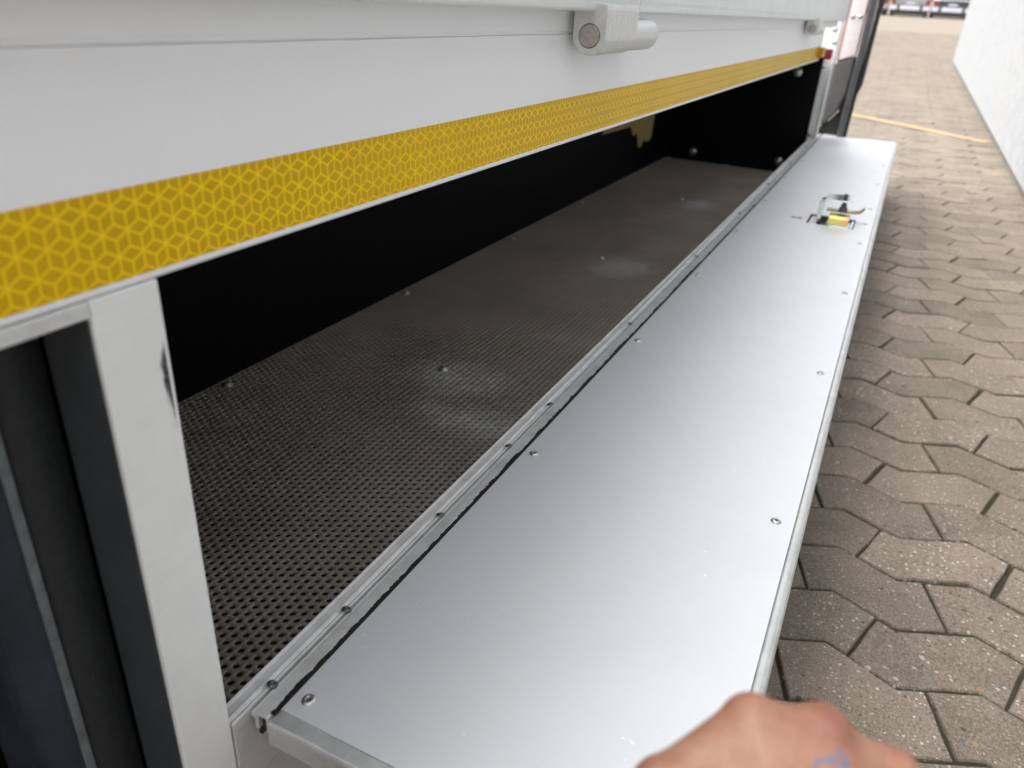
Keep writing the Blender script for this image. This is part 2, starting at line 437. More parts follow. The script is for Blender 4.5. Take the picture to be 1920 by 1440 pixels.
# ------------------------------------------------------------------ white wall on the right
bld = link('building', None, None, (WALL[1][0] + 4, 6, 0), label='white rough-cast building whose long wall lines the paved passage', category='building')
bm = bmesh.new()
c0, c1 = WALL
H_ = 1.9
pts = [(c0[0], c0[1]), (c1[0], c1[1]), (c1[0] + 9, c1[1] + .05), (c0[0] + 9, c0[1])]
prism(bm, pts, 'z', .035, H_)
bmesh.ops.translate(bm, verts=bm.verts[:], vec=(-bld.location.x, -bld.location.y, 0))
obj('wall', bm, 'render', bld, bevel=.012, seg=2)
bm = bmesh.new(); pts2 = [(c0[0] + .015, c0[1] + .02), (c1[0] + .015, c1[1] - .02), (c1[0] + 9, c1[1] - .02), (c0[0] + 9, c0[1] + .02)]
prism(bm, pts2, 'z', -.02, .034); bmesh.ops.translate(bm, verts=bm.verts[:], vec=(-bld.location.x, -bld.location.y, 0))
obj('wall_foot', bm, 'wall_base', bld)
bm = bmesh.new(); pts3 = [(c0[0] - .05, c0[1] - .05), (c1[0] - .05, c1[1] + .05), (c1[0] + 9, c1[1] + .1), (c0[0] + 9, c0[1] - .05)]
prism(bm, pts3, 'z', H_ + .003, H_ + .08); bmesh.ops.translate(bm, verts=bm.verts[:], vec=(-bld.location.x, -bld.location.y, 0))
obj('coping', bm, 'trim_grey', bld)

# ------------------------------------------------------------------ the truck
G = Matrix(((.9999, .0171, 0), (-.0171, .9996, .0231), (.0004, -.0231, .9997)))   # stands slightly nose-down and askew
truck = link('truck', None, None, label='silver dropside truck with open underfloor locker and yellow reflective tape', category='truck')
truck.matrix_world = Matrix.Translation(G @ ROOT + Vector((0, 0, CAM_H))) @ G.to_4x4()
def T_(name, bm, mats, parent=None, **kw): return obj(name, shift(bm), mats, parent or truck, **kw)

XP = -.368
Y0 = -1.3
# side fascia: flat face, rounded foot, returning inward
bm = bmesh.new()
prism(bm, [(XP, -.1545), (XP, -.0314), (XP - .03, -.0314), (XP - .03, -.1562), (XP - .0018, -.1565)], 'y', Y0, 3.68)
T_('side_panel', bm, 'fascia', bevel=.0006, seg=2)
bm = bmesh.new()
prism(bm, [(XP - .0001, -.0275), (XP - .0001, .03), (XP - .03, .03), (XP - .03, -.0312), (XP - .0012, -.0312), (XP - .0009, -.0275)], 'y', Y0, 4.17)
T_('upper_rail', bm, 'fascia', bevel=.0006)
# bar under the fascia, this side of the locker post
bm = bmesh.new()
prism(bm, [(XP + .001, -.1572), (XP + .001, -.1655), (XP - .001, -.1668), (XP - .04, -.1668), (XP - .04, -.1567), (XP, -.1567)], 'y', Y0, .2478)
T_('frame_bar', bm, 'mill_aluminium', bevel=.0008)
# dropside boards with rounded foot and ribbed face
def dropside(y0, y1):
    bm = bmesh.new()
    P_ = [(-.3335, .0040), (-.3325, .009), (-.3325, .125), (-.336, .130), (-.336, .150), (-.3325, .155), (-.3325, .27), (-.336, .275), (-.336, .295), (-.3325, .30), (-.3325, .40),
          (-.362, .40), (-.362, .004), (-.358, -.004), (-.350, -.0062), (-.3365, -.0062), (-.3340, -.0040), (-.3335, .0012)]
    prism(bm, P_, 'y', y0, y1)
    return T_('dropside_board', bm, 'dropside_silver', bevel=.0012, seg=2, angle=30)
dropside(Y0, 1.0475); dropside(1.0495, 4.16)
# hinges
def hinge_meshes():
    out = []
    bm = bmesh.new()      # bracket: rounded block, along Y 0 .. .112 ; X inner 0 .. outer .041
    r = .0205; pts = []
    for i in range(15):
        a = math.pi + math.pi * i / 14; pts.append((.0205 + r * math.cos(a), -.0315 + r * math.sin(a)))
    pts += [(.041, -.004), (.0395, .0015), (.020, .0035), (0, .0035)]
    prism(bm, pts, 'y', 0, .112); out.append(('bracket', bm, 'hinge_aluminium', .0012))
    bm = bmesh.new(); cyl(bm, (.0205, -.0315), .0190, 'y', .1136, .212, 36); out.append(('knuckle', bm, 'hinge_aluminium', .002))
    bm = bmesh.new(); cyl(bm, (.0205, -.0315), .0175, 'y', .111, .1140, 36); out.append(('gap_shade_ring', bm, 'dark_steel', 0))  # dark ring imitating the shadow line between bracket and knuckle
    bm = bmesh.new(); cyl(bm, (.0205, -.0315), .0122, 'y', -.0014, .01, 32); out.append(('pin', bm, 'steel_pin', .0006))
    bm = bmesh.new(); cyl(bm, (.0205, -.0315), .0131, 'y', -.0003, .002, 32); out.append(('pin_bore', bm, 'dark_steel', 0))
    bm = bmesh.new(); box(bm, -.0085, .0, .12, .205, -.045, -.012); out.append(('mount', bm, 'hinge_aluminium', .001))
    return out
hm = [(n, new_mesh(n, b, mt), bv) for n, b, mt, bv in hinge_meshes()]
for hy in (.893, 2.985):
    base = None
    for n, me, bv in hm:
        o = link(n if base else 'hinge', me, base or truck, L(-.3605, hy, 0) if base is None else (0, 0, 0))
        if bv:
            md = o.modifiers.new('bevel', 'BEVEL'); md.width = bv; md.segments = 2; md.limit_method = 'ANGLE'
        base = base or o
# reflective tape
TZ0, TZ1 = -.1512, -.1018
bm = bmesh.new(); box(bm, XP, XP + .0004, Y0, 3.66, TZ0, TZ1); tape = T_('reflective_tape', bm, 'tape', label='yellow reflective tape with tumbling-block pattern')
bm = bmesh.new(); a = .0158; hw = .00062
def seg(y0, z0, y1, z1):
    if (z0 < TZ0 and z1 < TZ0) or (z0 > TZ1 and z1 > TZ1): return
    def clip(y0, z0, y1, z1):
        if z0 < TZ0: y0 += (y1 - y0) * (TZ0 - z0) / (z1 - z0); z0 = TZ0
        if z0 > TZ1: y0 += (y1 - y0) * (TZ1 - z0) / (z1 - z0); z0 = TZ1
        return y0, z0
    y0, z0 = clip(y0, z0, y1, z1); y1, z1 = clip(y1, z1, y0, z0)
    d = Vector((y1 - y0, z1 - z0));
    if d.length < 1e-5: return
    n = Vector((-d.y, d.x)).normalized() * hw
    bm.faces.new([bm.verts.new((XP + .00056, y, min(TZ1, max(TZ0, z)))) for y, z in ((y0 + n.x, z0 + n.y), (y0 - n.x, z0 - n.y), (y1 - n.x, z1 - n.y), (y1 + n.x, z1 + n.y))])
for row in range(-1, 6):
    z = -.1105 - row * a * .866
    for k in range(-30, 200):
        y = .2404 + k * a + (.5 * a if row % 2 else 0)
        for q in range(6):
            t = math.radians(30 + 60 * q); seg(y, z, y + a / math.sqrt(3) * math.cos(t), z + a / math.sqrt(3) * math.sin(t))
bmesh.ops.recalc_face_normals(bm, faces=bm.faces[:])
for f in bm.faces:
    f.normal_update()
    if f.normal.x < 0: f.normal_flip()
T_('printed_pattern', bm, 'tape_line', tape)
# locker posts
bm = bmesh.new(); box(bm, XP - .004, XP, .2487, .2945, -.80, -.1569); post = T_('locker_post', bm, 'post_aluminium', bevel=.0012, seg=3)
bm = bmesh.new(); box(bm, -.416, XP - .0043, .2487, .2935, -.80, -.1675); T_('post_core', bm, 'dark_grey_panel', post, bevel=.001)
bm = bmesh.new()        # black scuff rubbed along the edge of the post
for q in range(9):          # bundle of fine streaks a little in from the edge
    y0 = .2926 - .00055 * q; t0 = random.uniform(0, .25) + .03 * abs(q - 3); t1 = random.uniform(.7, 1.0) - .05 * q
    A, B = [], []
    for i in range(25):
        t = t0 + (t1 - t0) * i / 24; z = -.192 - t * .074; yy = y0 - .0016 * math.sin(math.pi * t) + random.gauss(0, .00006)
        w = random.uniform(.00015, .00048) * math.sin(math.pi * (.05 + .9 * i / 24))
        A.append(bm.verts.new((XP + .0003 + q * 1e-5, yy - w, z))); B.append(bm.verts.new((XP + .0003 + q * 1e-5, yy + w, z)))
    for i in range(24): bm.faces.new((A[i], A[i + 1], B[i + 1], B[i]))
T_('scuff_mark', bm, 'scuff', post)
bm = bmesh.new(); box(bm, -.424, -.362, 4.252, 4.30, -.80, -.178)
box(bm, -.3615, -.357, 4.236, 4.30, -.80, -.178)
post2 = T_('locker_post', bm, 'post_aluminium', bevel=.001)
# sill extrusion
zs = -.5376
bm = bmesh.new()
prof = [(-.3900, -.80), (-.3900, -.5425), (-.3885, -.5395), (-.3870, -.5380), (-.3860, -.5362), (-.3850, -.5362), (-.3843, -.5385), (-.3765, -.5400), (-.3755, -.5372), (-.3742, -.5368),
        (-.3732, -.5385), (-.3715, -.5400), (-.3700, -.5390), (-.3690, -.5372), (-.3678, -.5372), (-.3670, -.5392), (-.3662, -.5470), (-.3662, -.80)]
prism(bm, prof, 'y', .2955, 4.235)
sill = T_('sill', bm, 'mill_aluminium', bevel=.0004, seg=1, angle=25)
# heads sunk in the sill
def screw_mesh(name, r, hgt, mats, star=.40, depth=.0007):
    bm = bmesh.new(); n = 24
    prof = [(r, 0), (r * .97, hgt * .45), (r * .8, hgt * .85), (r * .62, hgt)]
    rings = [[bm.verts.new((q * math.cos(2 * math.pi * i / n), q * math.sin(2 * math.pi * i / n), z)) for i in range(n)] for q, z in prof]
    star_r = [r * (star if i % 4 < 2 else star * .66) for i in range(n)]
    rings.append([bm.verts.new((q * math.cos(2 * math.pi * i / n), q * math.sin(2 * math.pi * i / n), hgt)) for i, q in enumerate(star_r)])
    rings.append([bm.verts.new((q * .9 * math.cos(2 * math.pi * i / n), q * .9 * math.sin(2 * math.pi * i / n), hgt - depth)) for i, q in enumerate(star_r)])
    for k, (A, B) in enumerate(zip(rings[:-1], rings[1:])):
        for i in range(n):
            f = bm.faces.new((A[i], A[(i + 1) % n], B[(i + 1) % n], B[i])); f.material_index = 1 if k >= 4 else 0
    f = bm.faces.new(rings[-1]); f.material_index = 1
    return new_mesh(name, bm, mats, True)
sk = screw_mesh('screw', .0062, .0022, ('screw_steel', 'dark_steel'))
sk2 = screw_mesh('sill_screw', .0050, .0026, ('dark_steel', 'dark_steel'))
for y in (.3425, .4460, .6226, .8015, .9404, 1.32, 1.84, 2.368, 2.89, 3.42, 3.94):
    link('screw', sk2, sill, L(-.3674, y, -.5380), (0, math.radians(22), random.uniform(0, 3)))
# lining of the locker
def wall_part(name, x0, x1, y0, y1, z0, z1, mt='black_lining'):
    bm = bmesh.new(); box(bm, x0, x1, y0, y1, z0, z1); return T_(name, bm, mt)
XB, YE, ZF = -1.109, 4.238, -.721
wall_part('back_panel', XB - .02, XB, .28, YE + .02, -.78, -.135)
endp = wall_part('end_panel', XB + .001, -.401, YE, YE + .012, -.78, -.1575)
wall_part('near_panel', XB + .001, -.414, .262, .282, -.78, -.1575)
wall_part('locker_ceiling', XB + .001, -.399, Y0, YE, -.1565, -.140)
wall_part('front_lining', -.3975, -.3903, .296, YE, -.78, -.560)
wall_part('locker_underside', XB - .02, -.366, .2487, YE + .02, -.815, -.8005, 'underside_grey')
# perforated floor
hx, hy = .01250, .01420
nx, ny = int((-.398 - XB) / hx), int((YE - .30) / hy)
n12 = 12; ang = np.arange(n12) * 2 * np.pi / n12
R_ = .0044
ring = np.stack([R_ * np.cos(ang), R_ * np.sin(ang)], 1); corners = np.array([(.5, .5), (-.5, .5), (-.5, -.5), (.5, -.5)]) * (hx, hy)
cell = np.concatenate([np.c_[ring, np.zeros(12)], np.c_[corners, np.zeros(4)], np.c_[ring * .96, np.full(12, -.0030)]])
cf = []
for q in range(4):
    c = 12 + q
    for i in range(3): cf.append((3 * q + i, c, (3 * q + i + 1) % 12))
    cf.append((c, 12 + (q + 1) % 4, (3 * q + 3) % 12))
for i in range(12):
    j = (i + 1) % 12; cf += [(i, j, 16 + j), (i, 16 + j, 16 + i)]
cf = np.array(cf)
cf[:16] = cf[:16, ::-1]; cf[:16] = cf[:16, ::-1]
ii, jj = np.meshgrid(np.arange(nx), np.arange(ny), indexing='ij')
cx = XB + .004 + (ii + .5) * hx; cy = .30 + (jj + .25) * hy + (ii % 2) * hy * .5
cen = np.stack([cx.ravel() - ROOT.x, cy.ravel() - ROOT.y, np.full(cx.size, ZF - ROOT.z)], 1)
V = (cen[:, None, :] + cell[None]).reshape(-1, 3)
F = (np.arange(len(cen))[:, None, None] * len(cell) + cf[None]).reshape(-1, 3)
me = bpy.data.meshes.new('floor_sheet'); me.vertices.add(len(V)); me.vertices.foreach_set('co', V.ravel().astype(np.float32))
me.loops.add(F.size); me.loops.foreach_set('vertex_index', F.ravel().astype(np.int32)); me.polygons.add(len(F))
me.polygons.foreach_set('loop_start', np.arange(0, F.size, 3, dtype=np.int32)); me.polygons.foreach_set('loop_total', np.full(len(F), 3, dtype=np.int32))
me.update(calc_edges=True); me.materials.append(M['floor_sheet'])
floor = link('floor_sheet', me, truck, label='perforated brown floor sheet of the locker')
wall_part('floor_board', XB + .001, -.398, .283, YE - .001, -.745, ZF - .0055, 'plywood_dark')
bm = bmesh.new(); lathe(bm, [(.0115, 0), (.0115, .0012), (.0078, .0022), (.0074, .0040), (.0055, .0062), (.0025, .0074), (0, .0077)], 20)
boltm = new_mesh('bolt', bm, 'bolt_steel', True)
for x, y in [(-.756, .40), (-.756, 1.284), (-.750, 2.2555), (-.756, 3.261), (-.765, 4.205)] + [(-1.082, .342 + .6465 * k) for k in range(7)]:
    link('bolt', boltm, floor, L(x, y, ZF + .0003))
bm = bmesh.new(); lathe(bm, [(.021, 0), (.021, .002), (.013, .004), (.012, .006), (.0105, .011), (.006, .0145), (0, .0155)], 20)
boltb = new_mesh('bolt', bm, 'bolt_steel', True)
for x, z in ((-.962, -.674), (-.512, -.669), (-.507, -.239), (-.962, -.24)):
    link('bolt', boltb, endp, L(x, YE, z), (math.radians(90), 0, 0))
# masking tape left on the back panel
def strip(pts, off):
    bm = bmesh.new(); prism(bm, pts, 'x', XB + off, XB + off + .0006); T_('masking_tape', bm, 'masking_tape')
strip([(3.17, -.484), (3.66, -.494), (3.70, -.44), (4.08, -.45), (4.13, -.475), (4.05, -.40), (3.18, -.425)], .001)
strip([(3.56, -.50), (3.60, -.54), (3.64, -.53), (3.67, -.545), (3.70, -.60), (3.74, -.61), (3.78, -.58), (3.86, -.595), (3.91, -.58), (3.92, -.50), (3.95, -.43), (3.55, -.43)], .002)

# flap: plate with its rails, screws and latch
FX0, FX1, FY0, FY1 = -.3436, .0035, .3268, 4.455
flap = None
bm = bmesh.new()
# plate with the latch window cut out: ring of quads around the slot
slot = (-.176, -.046, 2.385, 2.515)
xs = [FX0, slot[0], slot[1], FX1]; ys = [FY0, slot[2], slot[3], FY1]
g = [[bm.verts.new((x, y, zs)) for y in ys] for x in xs]; gb = [[bm.verts.new((x, y, zs - .0016)) for y in ys] for x in xs]
for i in range(3):
    for j in range(3):
        if i == 1 and j == 1: continue
        bm.faces.new((g[i][j], g[i + 1][j], g[i + 1][j + 1], g[i][j + 1])); bm.faces.new((gb[i][j], gb[i][j + 1], gb[i + 1][j + 1], gb[i + 1][j]))
def side(p, q, pb, qb): bm.faces.new((p, q, qb, pb))
for j in range(3): side(g[0][j], g[0][j + 1], gb[0][j], gb[0][j + 1]); side(g[3][j + 1], g[3][j], gb[3][j + 1], gb[3][j])
for i in range(3): side(g[i + 1][0], g[i][0], gb[i + 1][0], gb[i][0]); side(g[i][3], g[i + 1][3], gb[i][3], gb[i + 1][3])
side(g[1][2], g[1][1], gb[1][2], gb[1][1]); side(g[2][1], g[2][2], gb[2][1], gb[2][2]); side(g[1][1], g[2][1], gb[1][1], gb[2][1]); side(g[2][2], g[1][2], gb[2][2], gb[1][2])
bmesh.ops.recalc_face_normals(bm, faces=bm.faces[:])
flap = T_('locker_flap', bm, 'plate', label='matt aluminium locker flap folded down level')
# hinge rail of the flap
bm = bmesh.new()
prism(bm, [(-.3652, -.5440), (-.3648, -.5395), (-.3640, -.5385), (-.3632, -.5392), (-.3624, -.5383), (-.3614, -.5390), (-.3600, -.5368), (-.3595, -.5362), (-.3482, -.5362), (-.3470, -.5366), (-.3468, -.5385),
          (-.3468, -.5560), (-.3490, -.5560), (-.3490, -.5395), (-.3570, -.5395), (-.3575, -.5560), (-.3612, -.5560), (-.3615, -.5440)], 'y', .3135, 4.44)
T_('hinge_rail', bm, 'mill_aluminium', flap, bevel=.0003, seg=1, angle=25)
bm = bmesh.new()        # black rubber core that shows at the cut end of the rail
box(bm, -.3568, -.3495, .3175, .40, -.560, -.5400); box(bm, -.3650, -.3618, .3200, .40, -.572, -.5470)
T_('rubber_core', bm, 'rubber', flap)
# ragged sealant along the rail
bm = bmesh.new(); yv = []; y = .3180
while y < 4.44: yv.append(y); y += .0022 if y < 1.6 else .012
w = .0010; A, B, C = [], [], []
for y in yv:
    w += random.gauss(0, .00035); w = min(.0026, max(.0003, w + (.0010 - w) * .07)); ww = max(.0001, w + random.gauss(0, .00032)) + (random.uniform(0, .0013) if random.random() < .08 else 0)
    A.append(bm.verts.new((-.34690 - ww, y, -.53605))); C.append(bm.verts.new((-.3462 - ww * .25, y, -.5358 + random.uniform(-.0003, .0003)))); B.append(bm.verts.new((-.3434, y, -.5374)))
for i in range(len(yv) - 1):
    bm.faces.new((A[i], C[i], C[i + 1], A[i + 1])); bm.faces.new((C[i], B[i], B[i + 1], C[i + 1]))
for f in bm.faces:
    f.normal_update()
    if f.normal.z < 0: f.normal_flip()
T_('sealant', bm, 'sealant', flap)
# edge profiles
bm = bmesh.new()
prism(bm, [(.0037, -.5400), (.0060, -.5385), (.0105, -.5390), (.0145, -.5415), (.0165, -.5455), (.0165, -.5660), (.0145, -.5660), (.0140, -.5480), (.0037, -.5450)], 'y', .3075, 4.46)
T_('edge_profile', bm, 'edge_aluminium', flap, bevel=.0008, seg=2, angle=20)
def endprof(y, s):
    bm = bmesh.new()
    prism(bm, [(y - s * .004, -.5394), (y - s * .0175, -.5400), (y - s * .0195, -.5420), (y - s * .0200, -.5450), (y - s * .0200, -.5650), (y - s * .0180, -.5660), (y - s * .004, -.5660)][::1], 'x', -.3462, .0035)
    T_('end_profile', bm, 'edge_aluminium', flap, bevel=.0012, seg=3, angle=20)
endprof(FY0 + .0045, 1)
bm = bmesh.new(); box(bm, FX0, .0035, FY1 + .0005, FY1 + .006, -.5660, -.5372); T_('end_profile', bm, 'edge_aluminium', flap, bevel=.001)
bm = bmesh.new(); box(bm, FX0 + .004, .003, FY0 + .006, FY1 - .002, -.5655, -.5640); T_('outer_skin', bm, 'fascia', flap)
for y in (.3443, .801, 1.2502, 1.7011, 2.152, 2.60, 3.05, 3.50, 3.95, 4.38): link('screw', sk, flap, L(-.3295, y, zs + .0001), (0, 0, random.uniform(0, 3)))
for y in (.352, .8136, 1.2896, 1.765, 2.234, 2.482, 2.712, 3.173, 3.648, 4.13): link('screw', sk, flap, L(-.0170, y, zs + .0001), (0, 0, random.uniform(0, 3)))
# latch: recessed pan, bent zinc bracket, key spindle, yellow-passivated wing and lever
bm = bmesh.new(); sx0, sx1, sy0, sy1 = slot[0] + .001, slot[1] - .001, slot[2] + .001, slot[3] - .001
zt, zb = zs - .0018, zs - .018
for q in (((sx0, sy0, zb), (sx1, sy0, zb), (sx1, sy1, zb), (sx0, sy1, zb)), ((sx0, sy0, zt), (sx1, sy0, zt), (sx1, sy0, zb), (sx0, sy0, zb)), ((sx0, sy1, zt), (sx0, sy1, zb), (sx1, sy1, zb), (sx1, sy1, zt)),
          ((sx0, sy0, zt), (sx0, sy0, zb), (sx0, sy1, zb), (sx0, sy1, zt)), ((sx1, sy0, zt), (sx1, sy1, zt), (sx1, sy1, zb), (sx1, sy0, zb))):
    bm.faces.new([bm.verts.new(p) for p in q])
T_('latch_pan', bm, 'dark_steel', flap)
bm = bmesh.new()
prism(bm, [(-.1530, zb + .001), (-.1530, -.482), (-.1500, -.4740), (-.1405, -.4702), (-.1405, zb + .001)], 'y', 2.425, 2.458)
prism(bm, [(-.1400, -.4695), (-.0700, -.4635), (-.0665, -.4640), (-.0665, -.4675), (-.1360, -.4735), (-.1400, -.4735)], 'y', 2.405, 2.505)
T_('latch_bracket', bm, 'zinc', flap, bevel=.0012)
bm = bmesh.new(); cyl(bm, (-.0870, 2.446), .0055, 'z', -.500, -.452, 16); cyl(bm, (-.0870, 2.446), .012, 'z', -.505, -.491, 6); cyl(bm, (-.0870, 2.446), .0085, 'z', -.4905, -.482, 6)
T_('latch_spindle', bm, 'dark_steel', flap, bevel=.0008)
bm = bmesh.new(); prism(bm, [(-.132, -.5060), (-.06, -.5060), (-.040, -.5020), (-.030, -.4900), (-.0285, -.4920), (-.0385, -.5050), (-.06, -.5090), (-.132, -.5090)], 'y', 2.452, 2.49)
T_('latch_wing', bm, 'chromate', flap, bevel=.0008)
bm = bmesh.new(); prism(bm, [(2.434, -.5080), (2.412, -.5110), (2.404, -.5190), (2.396, -.5350), (2.399, -.5365), (2.407, -.5210), (2.414, -.5140), (2.434, -.5110)], 'x', -.1190, -.0620)
T_('latch_lever', bm, 'chromate', flap, bevel=.001)
bm = bmesh.new(); box(bm, -.128, -.058, 2.398, 2.50, zb + .001, zb + .012); box(bm, -.172, -.1495, 2.39, 2.495, zb + .001, zb + .0165); box(bm, -.0575, -.0490, 2.40, 2.50, zb + .001, zb + .0165); cyl(bm, (-.165, 2.45), .007, 'z', zb, zb + .006, 12); T_('latch_case', bm, 'zinc', flap, bevel=.002)
bm = bmesh.new(); cyl(bm, (-.217, 2.43), .008, 'z', zs + .0001, zs + .0005, 18); cyl(bm, (-.200, 2.432), .008, 'z', zs + .0001, zs + .0006, 18); T_('latch_hole', bm, 'black_rubber_strip', flap)

# this side of the locker: dark panel, bulging rubber guard, trim and navy cover
bm = bmesh.new()
pts = [(-.4205 + .009 * math.sin(math.pi * t) ** .7 * (1 - .4 * t), .2148 + .0345 * t) for t in [i / 12 for i in range(13)]]
prism(bm, pts + [(-.45, .2493), (-.45, .2148)], 'z', -.80, -.1675); T_('rubber_guard', bm, 'rubber', smooth=False, bevel=.0005)
bm = bmesh.new(); box(bm, -.435, -.4185, .2078, .2143, -.80, -.1675); T_('trim_strip', bm, 'trim_grey', bevel=.001)
bm = bmesh.new()
pts = [(-.424 - .004 * math.sin(5 * t), .178 + .0294 * t) for t in [i / 8 for i in range(9)]]
prism(bm, pts + [(-.46, .2074), (-.46, .178)], 'z', -.80, -.1675); T_('navy_cover', bm, 'navy_cover', bevel=.0005)
wall_part('inner_panel', -.60, -.58, Y0, .26, -.80, -.1675)
wall_part('inner_panel', -.579, -.4515, .2500, .2580, -.80, -.1675)

# far corner of the body
bm = bmesh.new(); prism(bm, [(-.440, -.178), (-.357, -.174), (-.356, -.127), (-.3565, .40), (-.440, .40)], 'y', 4.262, 4.33)
cp = T_('corner_post', bm, 'post_aluminium', bevel=.002)
bm = bmesh.new(); prism(bm, [(-.412, -.1755), (-.3700, -.1730), (-.3700, -.1280), (-.420, -.1280)], 'y', 4.259, 4.2615); T_('red_reflector', bm, 'red_reflector', cp)
bm = bmesh.new(); box(bm, XP - .01, -.346, 3.575, 3.66, -.142, -.104); T_('side_marker', bm, 'amber_reflector', bevel=.004)
for x, z in ((-.372, -.096), (-.382, -.040)): link('screw', boltm, cp, L(x, 4.2622, z), (math.radians(90), 0, 0))
for x, z in ((-.396, -.205), (-.392, -.520)): link('bolt', boltm, post2, L(x, 4.2522, z), (math.radians(90), 0, 0))
# wing plate of red-edged white sheeting and the mudguard below
bm = bmesh.new(); prism(bm, [(-.356, -.186), (-.275, -.151), (-.270, .42), (-.356, .42)], 'y', 4.45, 4.475); wp = T_('wing_plate', bm, 'red_paint', bevel=.003)
bm = bmesh.new(); prism(bm, [(-.3500, -.180), (-.2800, -.150), (-.2760, .41), (-.3480, .41)], 'y', 4.4488, 4.4497); T_('white_sheeting', bm, 'white_reflector', wp)
for x, z in ((-.330, .018), (-.296, .020)): link('bolt', boltm, wp, L(x, 4.4487, z), (math.radians(90), 0, 0))
bm = bmesh.new(); prism(bm, [(-.372, -.1885), (-.2745, -.155), (-.270, -.24), (-.276, -.34), (-.300, -.42), (-.345, -.48), (-.372, -.50)], 'y', 4.452, 4.60); T_('mudguard', bm, 'mudguard_grey', bevel=.02, seg=4)
bm = bmesh.new(); prism(bm, [(-.372, -.503), (-.343, -.483), (-.297, -.423), (-.275, -.345), (-.255, -.345), (-.255, -.62), (-.372, -.62)], 'y', 4.47, 4.62); T_('mudguard_well', bm, 'black_rubber_strip', bevel=.004)
bm = bmesh.new()
pth = [(-.252, .42), (-.250, .10), (-.248, -.15), (-.252, -.30), (-.258, -.62)]
prism(bm, [(p[0] - .018, p[1]) for p in pth] + [(p[0] + .012, p[1]) for p in pth[::-1]], 'y', 4.40, 4.60); T_('guard_tube', bm, 'mudguard_dark', bevel=.012, seg=4)
bm = bmesh.new()
prism(bm, [(-.236, .42), (-.226, .10), (-.233, -.15), (-.2430, -.34), (-.2440, -.62), (-.232, -.62), (-.226, -.335), (-.212, -.285), (-.208, .03), (-.200, .10), (-.196, .42)], 'y', 4.43, 4.47)
T_('rubber_edge', bm, 'black_rubber_strip', bevel=.004)

# ------------------------------------------------------------------ parked cars far down the yard
def bevel_box(bm, x0, x1, y0, y1, z0, z1): return box(bm, x0, x1, y0, y1, z0, z1)
def car(x, y, paint, label, w=2.18, hgt=1.75, lamp=1.0):
    root = link('parked_car', None, None, (x, y, 0), label=label, category='car', group='cars parked at the end of the yard')
    hw_ = w / 2
    bm = bmesh.new()      # side profile (y,z) extruded across
    prism(bm, [(0, .48), (-.02, .9), (.05, 1.02), (.16, hgt - .12), (.5, hgt), (2.3, hgt), (3.1, 1.12), (4.2, .98), (4.45, .75), (4.45, .32), (.05, .32)], 'x', -hw_, hw_)
    obj('body', bm, paint, root, bevel=.09, seg=3, angle=20)
    bm = bmesh.new(); box(bm, -hw_ + .01, hw_ - .01, -.06, .05, .34, .655); obj('bumper_recess', bm, 'car_dark', root, bevel=.02)
    for a_, b_ in ((-.56, .56), (-hw_, -.72), (.72, hw_)):
        bm = bmesh.new(); box(bm, a_, b_, -.12, -.061, .36, .60); obj('bumper', bm, 'plate_white' if paint != 'car_dark' else 'chrome', root, bevel=.02, seg=3)
    bm = bmesh.new(); box(bm, -hw_ + .25, hw_ - .25, -.055, .05, .66, .98); obj('tailgate', bm, 'car_dark' if paint != 'car_silver' else 'car_silver', root, bevel=.02)
    bm = bmesh.new(); prism(bm, [(.015, 1.05), (.03, 1.05), (.14, hgt - .2), (.10, hgt - .2)], 'x', -hw_ + .2, hw_ - .2); obj('rear_window', bm, 'car_glass', root)
    bm = bmesh.new(); box(bm, -.26, .26, -.07, -.056, .70, .80); obj('number_plate', bm, 'plate_white', root)
    for s in (-1, 1):
        bm = bmesh.new(); box(bm, s * hw_ - s * .02, s * (hw_ - .24), -.045, .12, .66, .98 * lamp); bmesh.ops.recalc_face_normals(bm, faces=bm.faces[:]); obj('tail_lamp', bm, 'tail_lamp', root, bevel=.02)
        for yy in (.85, 3.5):
            bm = bmesh.new(); cyl(bm, (yy, .32), .32, 'x', s * (hw_ - .24), s * (hw_ - .01), 24); bmesh.ops.recalc_face_normals(bm, faces=bm.faces[:]); wh = obj('wheel', bm, 'tyre', root, bevel=.03)
            bm = bmesh.new(); cyl(bm, (yy, .32), .2, 'x', s * (hw_ - .02), s * (hw_ + .004), 18); bmesh.ops.recalc_face_normals(bm, faces=bm.faces[:]); obj('rim', bm, 'wheel_rim', wh)
    bm = bmesh.new(); box(bm, -hw_ + .05, hw_ - .05, .12, 4.2, .09, .319); obj('underbody_shade', bm, 'car_dark', root)  # underbody as a low, wide dark block, imitating the shadow beneath the car
    return root
car(-2.52, 57.5, 'car_dark', 'dark car at the truck end of the far parked row, mostly hidden')
car(-.16, 57.5, 'car_silver', 'silver car with pale tailgate in the far parked row')
car(2.16, 57.5, 'car_white', 'white car with dark tailgate in the far parked row, beside the white wall')

